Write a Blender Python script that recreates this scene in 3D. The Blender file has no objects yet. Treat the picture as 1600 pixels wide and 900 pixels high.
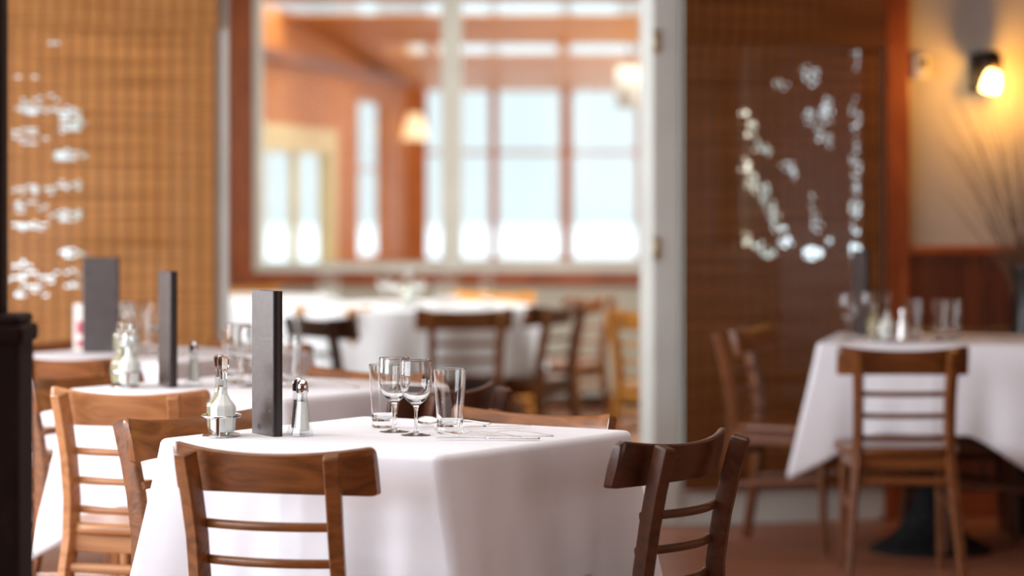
import bpy, math, random
from mathutils import Vector, Matrix
random.seed(7)
S = bpy.context.scene
COL = S.collection
R = math.radians
PI = math.pi

# ------------------------------------------------------------ camera, world, lights, exposure
F = 4500.0; HZ = 300.0; H = 1.327           # focal length in pixels (1600 wide), horizon row, eye height
cam = bpy.data.cameras.new('camera'); camo = bpy.data.objects.new('camera', cam); COL.objects.link(camo)
camo.location = (0, 0, H); camo.rotation_euler = (PI/2, 0, 0)
cam.sensor_width = 36; cam.lens = F*36/1600; cam.shift_y = -(450-HZ)/1600
cam.clip_end = 300
cam.dof.use_dof = True; cam.dof.focus_distance = 6.38; cam.dof.aperture_fstop = 1.9; cam.dof.aperture_blades = 0
S.camera = camo

w = bpy.data.worlds.new('world'); S.world = w; w.use_nodes = True
nt = w.node_tree; bg = nt.nodes['Background']
geo = nt.nodes.new('ShaderNodeTexCoord'); sep = nt.nodes.new('ShaderNodeSeparateXYZ')
rmp = nt.nodes.new('ShaderNodeValToRGB')
rmp.color_ramp.elements[0].position = 0.0; rmp.color_ramp.elements[0].color = (0.84, 0.92, 0.95, 1)
rmp.color_ramp.elements[1].position = 0.12; rmp.color_ramp.elements[1].color = (0.76, 0.86, 0.90, 1)
nt.links.new(geo.outputs['Generated'], sep.inputs[0]); nt.links.new(sep.outputs['Z'], rmp.inputs[0])
nt.links.new(rmp.outputs[0], bg.inputs['Color']); mr = nt.nodes.new('ShaderNodeMapRange'); mr.interpolation_type = 'SMOOTHSTEP'
mr.inputs['From Min'].default_value = .08; mr.inputs['From Max'].default_value = .7; mr.inputs['To Min'].default_value = 1.20; mr.inputs['To Max'].default_value = 2.9
nt.links.new(sep.outputs['Z'], mr.inputs['Value']); nt.links.new(mr.outputs[0], bg.inputs['Strength'])

S.view_settings.view_transform = 'Standard'; S.view_settings.look = 'None'
S.view_settings.exposure = 0.08; S.view_settings.gamma = 1.0; S.view_settings.use_curve_mapping = False
S.cycles.use_denoising = True
S.cycles.sample_clamp_indirect = 6.0
S.cycles.blur_glossy = 0.3; S.cycles.caustics_refractive = True; S.cycles.caustics_reflective = True
S.cycles.max_bounces = 14; S.cycles.transmission_bounces = 12; S.cycles.transparent_max_bounces = 16

def area(name, loc, target, sx, sy, power, color, rot=None):
    l = bpy.data.lights.new(name, 'AREA'); l.shape = 'RECTANGLE'; l.size = sx; l.size_y = sy
    l.energy = power; l.color = color
    o = bpy.data.objects.new(name, l); COL.objects.link(o); o.location = loc
    o.rotation_euler = rot or (Vector(target)-Vector(loc)).to_track_quat('-Z', 'Y').to_euler()
    return o
# daylight arriving through the side windows of the dining room (openings in wall_left / wall_right), plus an added left fill
area('daylight_fill_left', (-4.5, 4.2, 1.65), (0, 4.4, 1.5), 5.4, 1.7, 212, (0.86, 0.92, 1.0))
area('daylight_fill_left', (-4.5, 8.3, 1.65), (0, 8.9, 1.4), 2.5, 1.7, 270, (0.95, 0.96, 1.0))  # added to brighten the back blind and far cloths; no window behind it
area('daylight_right', (3.95, 3.2, 1.65), (0, 3.8, 1.2), 2.4, 1.5, 12, (1.0, 0.80, 0.72))
# ceiling lighting of the dining room (one bare area lamp, added for the unseen bulbs)
area('ceiling_lighting', (-0.6, 6.2, 2.74), (-0.6, 6.2, 0), 3.6, 3.2, 56, (1.0, 0.96, 0.94), (0, 0, 0))
# fill for the far dining room, added at side openings made up for it
area('fill_far_left', (-1.60, 13.15, 1.75), (-.2, 13.6, 0.9), 2.1, 1.3, 38, (1.0, 0.96, 0.90))
area('fill_far_right', (0.98, 14.6, 1.75), (-1.6, 16.6, 0.8), 1.8, 1.2, 75, (1.0, 0.93, 0.84))  # added to brighten the left trim and the chairs' right sides
# daylight falling through the two glazed roof strips of the sun room, plus one added fill lamp
area('daylight_roof_strip', (-0.35, 18.34, 2.525), (-0.35, 18.265, 1.525), 3.4, .62, 24, (1.0, 0.92, 0.78), (R(-4.3), 0, 0))
area('daylight_roof_strip', (0.4, 20.39, 2.371), (0.4, 20.315, 1.371), 2.9, .80, 24, (1.0, 0.92, 0.78), (R(-4.3), 0, 0))
area('fill_sunroom_right', (1.52, 20.2, 1.5), (-1, 20.6, 1.4), 3.6, 1.3, 26, (1.0, 0.90, 0.74))  # added to brighten the orange left wall, from unseen side openings

# ------------------------------------------------------------ mesh helpers
def X(px, d): return (px-800)/F*d
def Z(py, d): return H-(py-HZ)*d/F

class MB:
    def __init__(s): s.v = []; s.f = []; s.sm = []
    def add(s, vs, fs, smooth=False, M=None):
        b = len(s.v)
        s.v += [tuple(M @ Vector(p)) if M is not None else tuple(p) for p in vs]
        s.f += [tuple(b+i for i in f) for f in fs]; s.sm += [smooth]*len(fs)
        return s
    def box(s, x0, x1, y0, y1, z0, z1, M=None):
        vs = [(x, y, z) for z in (z0, z1) for y in (y0, y1) for x in (x0, x1)]
        return s.add(vs, [(0,2,3,1),(4,5,7,6),(0,1,5,4),(2,6,7,3),(0,4,6,2),(1,3,7,5)], False, M)
    def lathe(s, prof, n=32, smooth=True, M=None, sx=1, sy=1, ph=0):
        vs = []; fs = []
        for r, z in prof:
            for k in range(n):
                a = 2*PI*k/n+ph; vs.append((r*math.cos(a)*sx, r*math.sin(a)*sy, z))
        m = len(prof)
        for i in range(m-1):
            for k in range(n):
                fs.append((i*n+k, i*n+(k+1) % n, (i+1)*n+(k+1) % n, (i+1)*n+k))
        if prof[0][0] > 1e-5: fs.append(tuple(range(n-1, -1, -1)))
        if prof[-1][0] > 1e-5: fs.append(tuple((m-1)*n+k for k in range(n)))
        return s.add(vs, fs, smooth, M)
    def tube(s, path, wfun, up=(1, 0, 0), n=12, power=2.6, smooth=True, cap=True, M=None, sec=None):
        """sweep a rounded-rectangle section; wfun(i,t) -> (half width along up-side axis, half depth)"""
        path = [Vector(p) for p in path]; m = len(path); vs = []; fs = []
        up = Vector(up)
        for i, p in enumerate(path):
            t = (path[min(i+1, m-1)]-path[max(i-1, 0)]).normalized()
            a = (up - t*up.dot(t)).normalized(); b = t.cross(a)
            ww, dd = wfun(i, i/(m-1))
            for k in range(n):
                if sec:
                    vs.append(p + a*(ww*sec[k][0]) + b*(dd*sec[k][1])); continue
                th = 2*PI*(k+.5)/n; c, sn = math.cos(th), math.sin(th)
                q = (abs(c)**power+abs(sn)**power)**(-1/power)
                vs.append(p + a*(ww*c*q) + b*(dd*sn*q))
        for i in range(m-1):
            for k in range(n):
                fs.append((i*n+k, i*n+(k+1) % n, (i+1)*n+(k+1) % n, (i+1)*n+k))
        s.add(vs, fs, smooth, M)
        if cap:
            s.add(vs[:n], [tuple(range(n-1, -1, -1))], False, M); s.add(vs[-n:], [tuple(range(n))], False, M)
        return s
    def build(s, name, mat, parent=None, bevel=0, seg=2, loc=None, rz=0, weld=False):
        me = bpy.data.meshes.new(name); me.from_pydata(s.v, [], s.f); me.update()
        me.polygons.foreach_set('use_smooth', s.sm)
        if weld:
            import bmesh
            bm = bmesh.new(); bm.from_mesh(me); bmesh.ops.remove_doubles(bm, verts=bm.verts, dist=1e-5)
            bmesh.ops.recalc_face_normals(bm, faces=bm.faces); bm.to_mesh(me); bm.free()
        o = bpy.data.objects.new(name, me); COL.objects.link(o)
        if mat: me.materials.append(mat)
        if parent: o.parent = parent
        if loc is not None: o.location = loc
        o.rotation_euler = (0, 0, rz)
        if bevel:
            b = o.modifiers.new('bevel', 'BEVEL'); b.width = bevel; b.segments = seg; b.limit_method = 'ANGLE'
        return o

def thing(name, label, cat, loc=(0, 0, 0), rz=0, group=None):
    o = bpy.data.objects.new(name, None); COL.objects.link(o); o.empty_display_size = .1
    o.location = loc; o.rotation_euler = (0, 0, rz)
    return tag(o, label, cat, group)
def tag(o, label, cat, group=None):
    o['label'] = label; o['category'] = cat
    if group: o['group'] = group
    return o
def struct(o): o['kind'] = 'structure'; return o
def dup(root, loc, rz, label, group=None, mats=None, scale=1):
    r = root.copy(); COL.objects.link(r); r.location = loc; r.rotation_euler = (0, 0, rz); r['label'] = label
    r.scale = (1, 1, scale) if scale != 1 else (1, 1, 1)
    if group: r['group'] = group
    elif 'group' in r: del r['group']
    def kids(src, dst):
        for ch in list(src.children):
            c = ch.copy(); COL.objects.link(c); c.parent = dst
            if mats and c.type == 'MESH':
                m0 = c.data.materials[0].name
                if m0 in mats:
                    c.data = c.data.copy(); c.data.materials[0] = mats[m0]
            kids(ch, c)
    kids(root, r)
    return r

# ------------------------------------------------------------ materials
MATS = {}
def mat(name, col, rough=.5, metal=0, spec=.5, coat=0, trans=0, emit=None, es=0):
    m = bpy.data.materials.new(name); m.use_nodes = True; b = m.node_tree.nodes['Principled BSDF']
    b.inputs['Base Color'].default_value = (*col, 1); b.inputs['Roughness'].default_value = rough
    b.inputs['Metallic'].default_value = metal; b.inputs['Specular IOR Level'].default_value = spec
    b.inputs['Coat Weight'].default_value = coat; b.inputs['Transmission Weight'].default_value = trans
    if emit: b.inputs['Emission Color'].default_value = (*emit, 1); b.inputs['Emission Strength'].default_value = es
    MATS[name] = m; return m
def N(m, t): return m.node_tree.nodes.new(t)
def L(m, a, b): m.node_tree.links.new(a, b)
def noise_mix(m, c1, c2, scale, mapscale=(1, 1, 1), detail=4, dist=0, lo=.35, hi=.65, bump=0, coords='Object', bscale=None):
    b = m.node_tree.nodes['Principled BSDF']
    tc = N(m, 'ShaderNodeTexCoord'); mp = N(m, 'ShaderNodeMapping'); mp.inputs['Scale'].default_value = mapscale
    L(m, tc.outputs[coords], mp.inputs[0])
    ns = N(m, 'ShaderNodeTexNoise'); ns.inputs['Scale'].default_value = scale; ns.inputs['Detail'].default_value = detail
    ns.inputs['Distortion'].default_value = dist
    L(m, mp.outputs[0], ns.inputs['Vector'])
    cr = N(m, 'ShaderNodeValToRGB'); cr.color_ramp.elements[0].position = lo; cr.color_ramp.elements[1].position = hi
    cr.color_ramp.elements[0].color = (*c1, 1); cr.color_ramp.elements[1].color = (*c2, 1)
    L(m, ns.outputs['Fac'], cr.inputs[0]); L(m, cr.outputs[0], b.inputs['Base Color'])
    if bump:
        bp = N(m, 'ShaderNodeBump'); bp.inputs['Strength'].default_value = bump; bp.inputs['Distance'].default_value = .002
        if bscale:
            n2 = N(m, 'ShaderNodeTexNoise'); n2.inputs['Scale'].default_value = bscale; L(m, tc.outputs[coords], n2.inputs['Vector'])
            L(m, n2.outputs['Fac'], bp.inputs['Height'])
        else: L(m, ns.outputs['Fac'], bp.inputs['Height'])
        L(m, bp.outputs[0], b.inputs['Normal'])
    return m
def wood(name, c1, c2, rough=.35, ms=(1.0, 8, 8), scale=2.6, coat=.25, dist=2.2):
    m = mat(name, c1, rough, coat=coat, spec=.4); m.node_tree.nodes['Principled BSDF'].inputs['Coat Roughness'].default_value = .25
    return noise_mix(m, c1, c2, scale, ms, 5, dist, .34, .68, bump=.08)
chair_wood = wood('walnut_stain', (.14, .049, .013), (.29, .105, .028))
honey_wood = wood('honey_stain', (.36, .15, .055), (.52, .25, .10))
red_wood = wood('cherry_stain', (.12, .038, .009), (.20, .066, .015))
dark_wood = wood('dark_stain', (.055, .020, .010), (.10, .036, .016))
yellow_wood = wood('golden_stain', (.50, .20, .03), (.66, .30, .06))
orange_board = wood('fir_board', (.50, .15, .024), (.60, .20, .04), .5, (1, 1, 5), 1.6, 0, .6)
sun_ceiling = wood('fir_ceiling', (.62, .23, .04), (.72, .30, .065), .5, (1, 6, 6), 1.6, 0, .6)
trim_wood = wood('redwood_trim', (.22, .050, .012), (.33, .085, .022), .4, (4, 4, 1.2), 2.5, .1, 1.0)
pale_wood = wood('pale_pine', (.70, .52, .26), (.80, .62, .34), .5, (1, 1, 4), 2, 0)
newel_wood = wood('newel_wood', (.010, .004, .0025), (.022, .008, .005), .75, (6, 6, 1), 3, 0)
newel_wood.node_tree.nodes['Principled BSDF'].inputs['Specular IOR Level'].default_value = .12
cloth = mat('white_linen', (.80, .80, .83), .85, spec=.15)
noise_mix(cloth, (.77, .79, .85), (.81, .83, .885), 6, detail=3, bump=.25, bscale=900)
cloth.node_tree.nodes['Principled BSDF'].inputs['Sheen Weight'].default_value = .15
paint = noise_mix(mat('grey_green_paint', (.5, .52, .49), .5), (.60, .63, .60), (.66, .69, .66), 4)
beige = noise_mix(mat('beige_paint', (.45, .44, .38), .7), (.40, .39, .33), (.45, .44, .375), 2)
plaster = noise_mix(mat('plaster', (.40, .37, .32), .8), (.36, .335, .30), (.41, .385, .345), 3, bump=.15)
ceil_m = noise_mix(mat('ceiling_paint', (.4, .3, .24), .9), (.36, .25, .18), (.42, .30, .22), 3)
warm_wall = noise_mix(mat('warm_wall_paint', (.55, .36, .24), .8), (.34, .18, .11), (.40, .22, .14), 3)
iron = noise_mix(mat('black_iron', (.01, .01, .01), .6, spec=.1), (.008, .009, .010), (.018, .019, .020), 30)
vinyl = noise_mix(mat('black_vinyl', (.012, .012, .016), .35), (.010, .010, .014), (.018, .018, .024), 20)
leather = noise_mix(mat('charcoal_leather', (.06, .05, .055), .36, coat=.3), (.042, .031, .030), (.062, .047, .046), 60, bump=.3, bscale=500)
leather_d = noise_mix(mat('dark_leather', (.018, .011, .011), .35), (.013, .008, .008), (.022, .014, .014), 60)
chrome = noise_mix(mat('chrome', (.75, .75, .76), .12, 1), (.70, .70, .71), (.80, .80, .81), 40)
steel = noise_mix(mat('cutlery_steel', (.72, .71, .70), .16, 1), (.68, .66, .64), (.78, .77, .76), 60)
dark_metal = noise_mix(mat('dark_bronze', (.02, .015, .012), .4, .6), (.015, .011, .009), (.03, .022, .018), 30)
salt_m = noise_mix(mat('salt', (.85, .84, .8), .9), (.78, .77, .72), (.88, .87, .84), 300)
pepper_m = noise_mix(mat('ground_pepper', (.2, .17, .14), .9), (.16, .14, .12), (.55, .50, .44), 400)
dressing_m = noise_mix(mat('creamy_dressing', (.8, .8, .72), .3), (.84, .85, .80), (.90, .90, .86), 30)
oil_m = noise_mix(mat('amber_oil', (.6, .42, .15), .2, trans=.5), (.72, .64, .40), (.78, .70, .46), 10)
brass = noise_mix(mat('brass_hinge', (.55, .48, .30), .35, .8), (.50, .44, .28), (.58, .51, .34), 30)
paper = noise_mix(mat('paper', (.8, .78, .74), .8), (.78, .76, .72), (.84, .82, .78), 20)
plastic = noise_mix(mat('ivory_plastic', (.6, .55, .42), .5), (.56, .50, .38), (.62, .56, .44), 10)
red_print = noise_mix(mat('red_print', (.5, .03, .07), .5), (.45, .03, .06), (.55, .05, .10), 10)
snow = noise_mix(mat('snow', (.9, .92, .95), .8), (.88, .90, .93), (.94, .95, .97), 1)
shade_m = noise_mix(mat('pendant_shade', (.85, .83, .76), .7), (.58, .55, .48), (.64, .61, .55), 8)
glass = mat('clear_glass', (1, 1, 1), .0, trans=1); glass.node_tree.nodes['Principled BSDF'].inputs['IOR'].default_value = 1.47
noise_mix(glass, (.975, .985, .98), (.99, 1, .995), 8)
def pane_mat(nm='window_glass', ior=1.15):
    m = bpy.data.materials.new(nm); m.use_nodes = True; nt = m.node_tree; nt.nodes.clear()
    out = nt.nodes.new('ShaderNodeOutputMaterial'); mx = nt.nodes.new('ShaderNodeMixShader')
    tr = nt.nodes.new('ShaderNodeBsdfTransparent'); gl = nt.nodes.new('ShaderNodeBsdfGlossy'); fr = nt.nodes.new('ShaderNodeFresnel')
    tc = nt.nodes.new('ShaderNodeTexCoord'); ns = nt.nodes.new('ShaderNodeTexNoise'); ns.inputs['Scale'].default_value = 2
    cr = nt.nodes.new('ShaderNodeValToRGB'); cr.color_ramp.elements[0].color = (.93, .95, .95, 1); cr.color_ramp.elements[1].color = (.97, .98, .98, 1)
    nt.links.new(tc.outputs['Object'], ns.inputs['Vector']); nt.links.new(ns.outputs['Fac'], cr.inputs[0]); nt.links.new(cr.outputs[0], tr.inputs['Color'])
    gl.inputs['Roughness'].default_value = .02; fr.inputs['IOR'].default_value = ior
    gm_ = nt.nodes.new('ShaderNodeNewGeometry'); iv = nt.nodes.new('ShaderNodeMath'); iv.operation = 'SUBTRACT'; iv.inputs[0].default_value = 1
    ml = nt.nodes.new('ShaderNodeMath'); ml.operation = 'MULTIPLY'; nt.links.new(gm_.outputs['Backfacing'], iv.inputs[1]); nt.links.new(fr.outputs[0], ml.inputs[0]); nt.links.new(iv.outputs[0], ml.inputs[1])
    nt.links.new(ml.outputs[0], mx.inputs[0]); nt.links.new(tr.outputs[0], mx.inputs[1]); nt.links.new(gl.outputs[0], mx.inputs[2])
    nt.links.new(mx.outputs[0], out.inputs['Surface']); return m
pane = pane_mat(); bottle = pane_mat('bottle_glass', 1.75)
def blind_mat(name, c1, c2, transl):
    m = mat(name, c1, .75, spec=.08); noise_mix(m, c1, c2, 1.0, (1.6, 1, 75), 4, .2, .36, .64)
    b = m.node_tree.nodes['Principled BSDF']; out = m.node_tree.nodes['Material Output']
    tl = N(m, 'ShaderNodeBsdfTranslucent'); mx = N(m, 'ShaderNodeMixShader'); mx.inputs[0].default_value = transl
    src = b.inputs['Base Color'].links[0].from_socket
    L(m, src, tl.inputs['Color']); L(m, b.outputs[0], mx.inputs[1]); L(m, tl.outputs[0], mx.inputs[2]); L(m, mx.outputs[0], out.inputs['Surface'])
    return m
blind_left = blind_mat('bamboo_golden', (.52, .25, .08), (.74, .40, .15), .40)
blind_right = blind_mat('bamboo_shaded', (.14, .047, .012), (.25, .092, .026), .12)  # less translucent copy of the left bamboo, shade put into the darker colour
cord_m = noise_mix(mat('jute_cord', (.2, .1, .04), .9), (.20, .10, .035), (.27, .14, .055), 60)
cord_d = noise_mix(mat('jute_cord_dark', (.06, .03, .015), .9), (.07, .03, .012), (.11, .05, .02), 60)  # cords darkened along with the shaded blind
def floor_mat():
    m = mat('floor_tiles', (.2, .08, .04), .38, spec=.4); b = m.node_tree.nodes['Principled BSDF']
    tc = N(m, 'ShaderNodeTexCoord'); br = N(m, 'ShaderNodeTexBrick'); mp = N(m, 'ShaderNodeMapping'); mp.inputs['Rotation'].default_value = (0, 0, R(15))
    br.offset = .5; br.inputs['Scale'].default_value = 1; br.inputs['Brick Width'].default_value = 1.1; br.inputs['Row Height'].default_value = .11
    br.inputs['Mortar Size'].default_value = .003
    br.inputs['Color1'].default_value = (.38, .165, .095, 1); br.inputs['Color2'].default_value = (.30, .125, .072, 1); br.inputs['Mortar'].default_value = (.08, .03, .02, 1)
    L(m, tc.outputs['Object'], mp.inputs[0]); L(m, mp.outputs[0], br.inputs['Vector']); L(m, br.outputs['Color'], b.inputs['Base Color'])
    return m
floor_m = floor_mat()
def wainscot_mat():
    m = mat('wainscot_boards', (.16, .045, .016), .4, coat=.1); noise_mix(m, (.075, .018, .007), (.14, .036, .013), 2.5, (5, 5, 1), 5, 1.0); return m
wains_m = wainscot_mat()
lamp_glow = mat('lamp_glow', (1, .9, .7), .5, emit=(1.0, .62, .20), es=9)
lamp_cream = mat('lamp_cream', (1, .9, .7), .5, emit=(1.0, .80, .45), es=1.0)
twig_m = noise_mix(mat('dry_twig', (.10, .05, .03), .8), (.09, .045, .025), (.17, .09, .05), 20)
vase_m = noise_mix(mat('black_ceramic', (.012, .010, .010), .3), (.010, .009, .009), (.02, .018, .016), 6)

# ------------------------------------------------------------ setting
WA = R(15); U = Vector((math.cos(WA), math.sin(WA))); WN = Vector((-math.sin(WA), math.cos(WA)))   # WN points away from the room
WO = Vector((X(1040, 11.45), 11.45))
def wt(px):      # distance along the wall at the given column
    k = (px-800)/F; return (k*WO.y-WO.x)/(U.x-k*U.y)
def wd(px): return (WO+U*wt(px)).y
def wz(px, py): return Z(py, wd(px))
WM = Matrix.Translation((WO.x, WO.y, 0)) @ Matrix.Rotation(WA, 4, 'Z')
WALLR = WA
def wmesh(name, mat_, boxes, bevel=0, parent=None):
    """boxes (t0,t1,y0,y1,z0,z1) in the wall's own frame"""
    mb = MB()
    for b in boxes: mb.box(*b)
    return mb.build(name, mat_, parent, bevel, loc=(WO.x, WO.y, 0), rz=WA)

# floor: dining room, far dining room, sun room
LW, RW = -4.6, 4.0
t_l = wt(344); t_r = wt(1030)
pl = WO+U*t_l; pr = WO+U*t_r
tL = (LW-WO.x)/U.x; tR = (RW-WO.x)/U.x
cL = WO+U*tL; cR = WO+U*tR
pl2 = Vector((-2.6, 17.6)); pr2 = Vector((1.55, 17.6)); ps = Vector((X(640, 23), 23.0)); pe = Vector((1.75, 23.0)); pq = Vector((X(385, 17.75), 17.75))
mb = MB()
def slab(poly, z0, z1):
    n = len(poly); vs = [(p[0], p[1], z0) for p in poly]+[(p[0], p[1], z1) for p in poly]
    mb.add(vs, [tuple(range(n-1, -1, -1)), tuple(range(n, 2*n))]+[(i, (i+1) % n, n+(i+1) % n, n+i) for i in range(n)])
slab([(LW-.1, -3.1), (RW+.1, -3.1), (cR.x+.1, cR.y+.1), (cL.x-.1, cL.y+.1)], -.1, 0)
slab([pl+WN*.1, pr+WN*.1, (pr2.x, 17.6), (pl2.x, 17.6)], -.1, -.0005)
slab([(pl2.x, 17.6), (pr2.x, 17.6), (pe.x, 23.1), (ps.x-.1, 23.1), (pl2.x, 18.0)], -.1, -.0005)
struct(mb.build('floor', floor_m))
mb = MB()
slab([(LW-.1, -3.1), (RW+.1, -3.1), (cR.x+.1, cR.y+.1), (cL.x-.1, cL.y+.1)], 2.8, 2.9)
slab([pl+WN*.1, pr+WN*.1, (pr2.x, 17.55), (pl2.x, 17.55)], 2.8, 2.9)
struct(mb.build('ceiling', ceil_m))

def wall_open(name, p0, p1, z0, z1, th, opens, m, side=1):
    """wall from p0 to p1 with rectangular openings (u0,u1,z0,z1); returns the object and its frame"""
    p0 = Vector(p0[:2]); p1 = Vector(p1[:2]); d = p1-p0; Ln = d.length; a = math.atan2(d.y, d.x)
    mb = MB(); cur = 0; y0, y1 = (0, th) if side > 0 else (-th, 0)
    for (u0, u1, a0, a1) in sorted(opens):
        if u0 > cur: mb.box(cur, u0, y0, y1, z0, z1)
        if a0 > z0: mb.box(u0, u1, y0, y1, z0, a0)
        if a1 < z1: mb.box(u0, u1, y0, y1, a1, z1)
        cur = u1
    if cur < Ln: mb.box(cur, Ln, y0, y1, z0, z1)
    o = mb.build(name, m, loc=(p0.x, p0.y, 0), rz=a); struct(o); return o, a
def window(name, p0, a, u0, u1, z0, z1, y, fw, fd, m, vbars=(), hbars=(), bw=.03, glass_on=True):
    """frame ring with glazing bars; origin p0, wall direction a"""
    mb = MB()
    mb.box(u0, u0+fw, y-fd/2, y+fd/2, z0, z1); mb.box(u1-fw, u1, y-fd/2, y+fd/2, z0, z1)
    mb.box(u0+fw, u1-fw, y-fd/2, y+fd/2, z0, z0+fw); mb.box(u0+fw, u1-fw, y-fd/2, y+fd/2, z1-fw, z1)
    f = struct(mb.build(name, m, loc=(p0[0], p0[1], 0), rz=a, bevel=.004))
    for (va, vb) in vbars: MB().box(va, vb, y-fd/2*.9, y+fd/2*.9, z0+fw, z1-fw).build('mullion', m, f, .003)
    for (ha, hb) in hbars: MB().box(u0+fw, u1-fw, y-fd/2*.8, y+fd/2*.8, ha, hb).build('glazing_bar', m, f, .003)
    if glass_on: MB().box(u0+fw*.5, u1-fw*.5, y-.003, y+.003, z0+fw*.5, z1-fw*.5).build('pane', pane, f)
    return f

# blind wall
ZT = 2.8
bl0, bl1 = wt(-12), wt(333)          # left glazed panel
br0, br1 = wt(1058), wt(1372)        # right glazed panel
boxes = [(tL, bl0-.02, 0, .12, 0, ZT), (bl0-.02, bl1+.0, 0, .12, 2.30, ZT), (br0, wt(1380), 0, .12, 2.30, ZT), (wt(344), wt(1030), 0, .12, 2.5, ZT), (wt(1396), tR, 0, .12, 0, ZT),
         (wt(1380), wt(1396), 0, .12, 0, ZT)]
struct(wmesh('wall_back', plaster, boxes))
zb = .158
struct(wmesh('trim_1', paint, [(wt(331), wt(357), -.03, .14, 0, ZT)], .008))
struct(wmesh('trim_2', paint, [(wt(1016), wt(1059), -.03, .14, 0, ZT)], .008))
struct(wmesh('trim_3', paint, [(wt(1368), wt(1380), -.012, .13, 0, 2.3)], .004))
struct(wmesh('trim_4', trim_wood, [(wt(1380), wt(1417), -.03, .0, 0, ZT)], .004))
for k, (t0, t1) in enumerate([(bl0, wt(331)), (br0, wt(1368))]):
    struct(wmesh('trim_%d' % (5+k), paint, [(t0, t1, -.012, .11, 0, zb), (t0, t1, -.03, -.012, .0, .02), (t0, t1, -.022, -.012, zb-.03, zb)], .003))
    window('window_%d' % (1+k), WO, WA, t0, t1, zb, 2.30, .06, .03, .05, paint)
# hinges on the jamb
for py in (65, 388):
    hz = wz(1022, py)
    h = MB(); h.box(wt(1016.5), wt(1027), -.034, -.0305, hz-.045, hz+.045); h.lathe([(.006, -.047), (.006, .047)], 10, M=Matrix.Translation((wt(1018), -.038, hz)))
    tag(h.build('door_hinge', brass, loc=(WO.x, WO.y, 0), rz=WA), 'upper brass hinge on the pale jamb, beside the interior window' if py < 100 else 'lower brass hinge on the pale jamb, level with the window sill', 'hinge', 'jamb hinges')
# wainscot on the right
wz1 = 1.095
mbx = []
t = wt(1417)
while t < tR-.01:
    mbx.append((t, min(t+.105, tR), -.016, 0, 0, wz1-.02)); t += .112
struct(wmesh('wainscot', wains_m, mbx, .003))
struct(wmesh('trim_7', trim_wood, [(wt(1417), tR, -.03, 0, wz1-.02, wz1+.012)], .003))
struct(wmesh('baseboard_back', trim_wood, [(wt(1417), tR, -.03, -.016, 0, .10)], .003))

# remaining room shell, with the side windows the daylight comes through
o, a = wall_open('wall_left', (LW, -3), (LW, cL.y), 0, ZT, .12, [(3.6, 6.55, .75, 2.5), (6.7, 9.6, .75, 2.5)], warm_wall, 1)
window('window_7', (LW, -3), a, 3.6, 6.55, .75, 2.5, .08, .06, .06, paint, [(5.05, 5.1)], [], glass_on=False)
window('window_8', (LW, -3), a, 6.7, 9.6, .75, 2.5, .08, .06, .06, paint, [(8.12, 8.17)], [], glass_on=False)
o, a = wall_open('wall_right', (RW, -3), (RW, cR.y), 0, ZT, .12, [(5, 7.4, .9, 2.4)], warm_wall, -1)
window('window_9', (RW, -3), a, 5, 7.4, .9, 2.4, -.08, .06, .06, paint, [(6.17, 6.22)], [], glass_on=False)
wall_open('wall_behind', (LW, -3), (RW, -3), 0, ZT, .12, [], warm_wall, -1)
# far dining room side walls
fl0 = pl+WN*.12; fl_l = (pl2-fl0).length
wall_open('wall_far_left', fl0, pl2, 0, ZT, .08, [(1.0, 3.4, 1.05, 2.45)], beige, 1)  # opening put in for the left fill lamp
wall_open('wall_far_right', pr+WN*.12, pr2, 0, ZT, .08, [(2.0, 4.2, 1.05, 2.45)], beige, -1)  # opening put in for the right fill lamp
# far wall with the interior window
D2 = 17.6
def x2(px): return X(px, D2)
zs = Z(410, D2)
wall_open('wall_far', (pl2.x, D2), (pr2.x, D2), 0, ZT, .12, [(x2(398)-pl2.x, x2(1008)-pl2.x, zs, 2.62)], beige, 1)
window('window_3', (pl2.x, D2), 0, x2(398)-pl2.x, x2(1012)-pl2.x, Z(424, D2), 2.62, -.005, .045, .09, paint, [(x2(690)-pl2.x, x2(722)-pl2.x)])
struct(MB().box(x2(357), x2(398), D2-.03, D2, Z(447, D2), 2.7).build('trim_8', trim_wood, bevel=.004))
struct(MB().box(x2(357), x2(1060), D2-.034, D2, Z(447, D2), Z(424, D2)).build('trim_9', trim_wood, bevel=.004))
struct(MB().box(x2(1012), x2(1060), D2-.03, D2, Z(424, D2), 2.7).build('trim_10', trim_wood, bevel=.004))
struct(MB().box(pl2.x, pr2.x, D2-.02, D2, 0, .09).build('baseboard_far', iron, bevel=.004))
# sun room
D3 = 23.0
def x3(px): return X(px, D3)
z3a, z3b = Z(407, D3), Z(138, D3)
ops = [(664, 768), (775, 879), (891, 998), (1010, 1110)]
wall_open('wall_sunroom', (ps.x, D3), (pe.x, D3), 0, 2.2, .1, [(x3(a_)-ps.x, x3(b_)-ps.x, z3a, z3b) for a_, b_ in ops], orange_board, 1)
for k, (a_, b_) in enumerate(ops):
    window('window_%d' % (10+k), (ps.x, D3), 0, x3(a_)-ps.x, x3(b_)-ps.x, z3a, z3b, .03, .015, .06, orange_board, [], [(Z(241, D3), Z(236, D3))])
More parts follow.
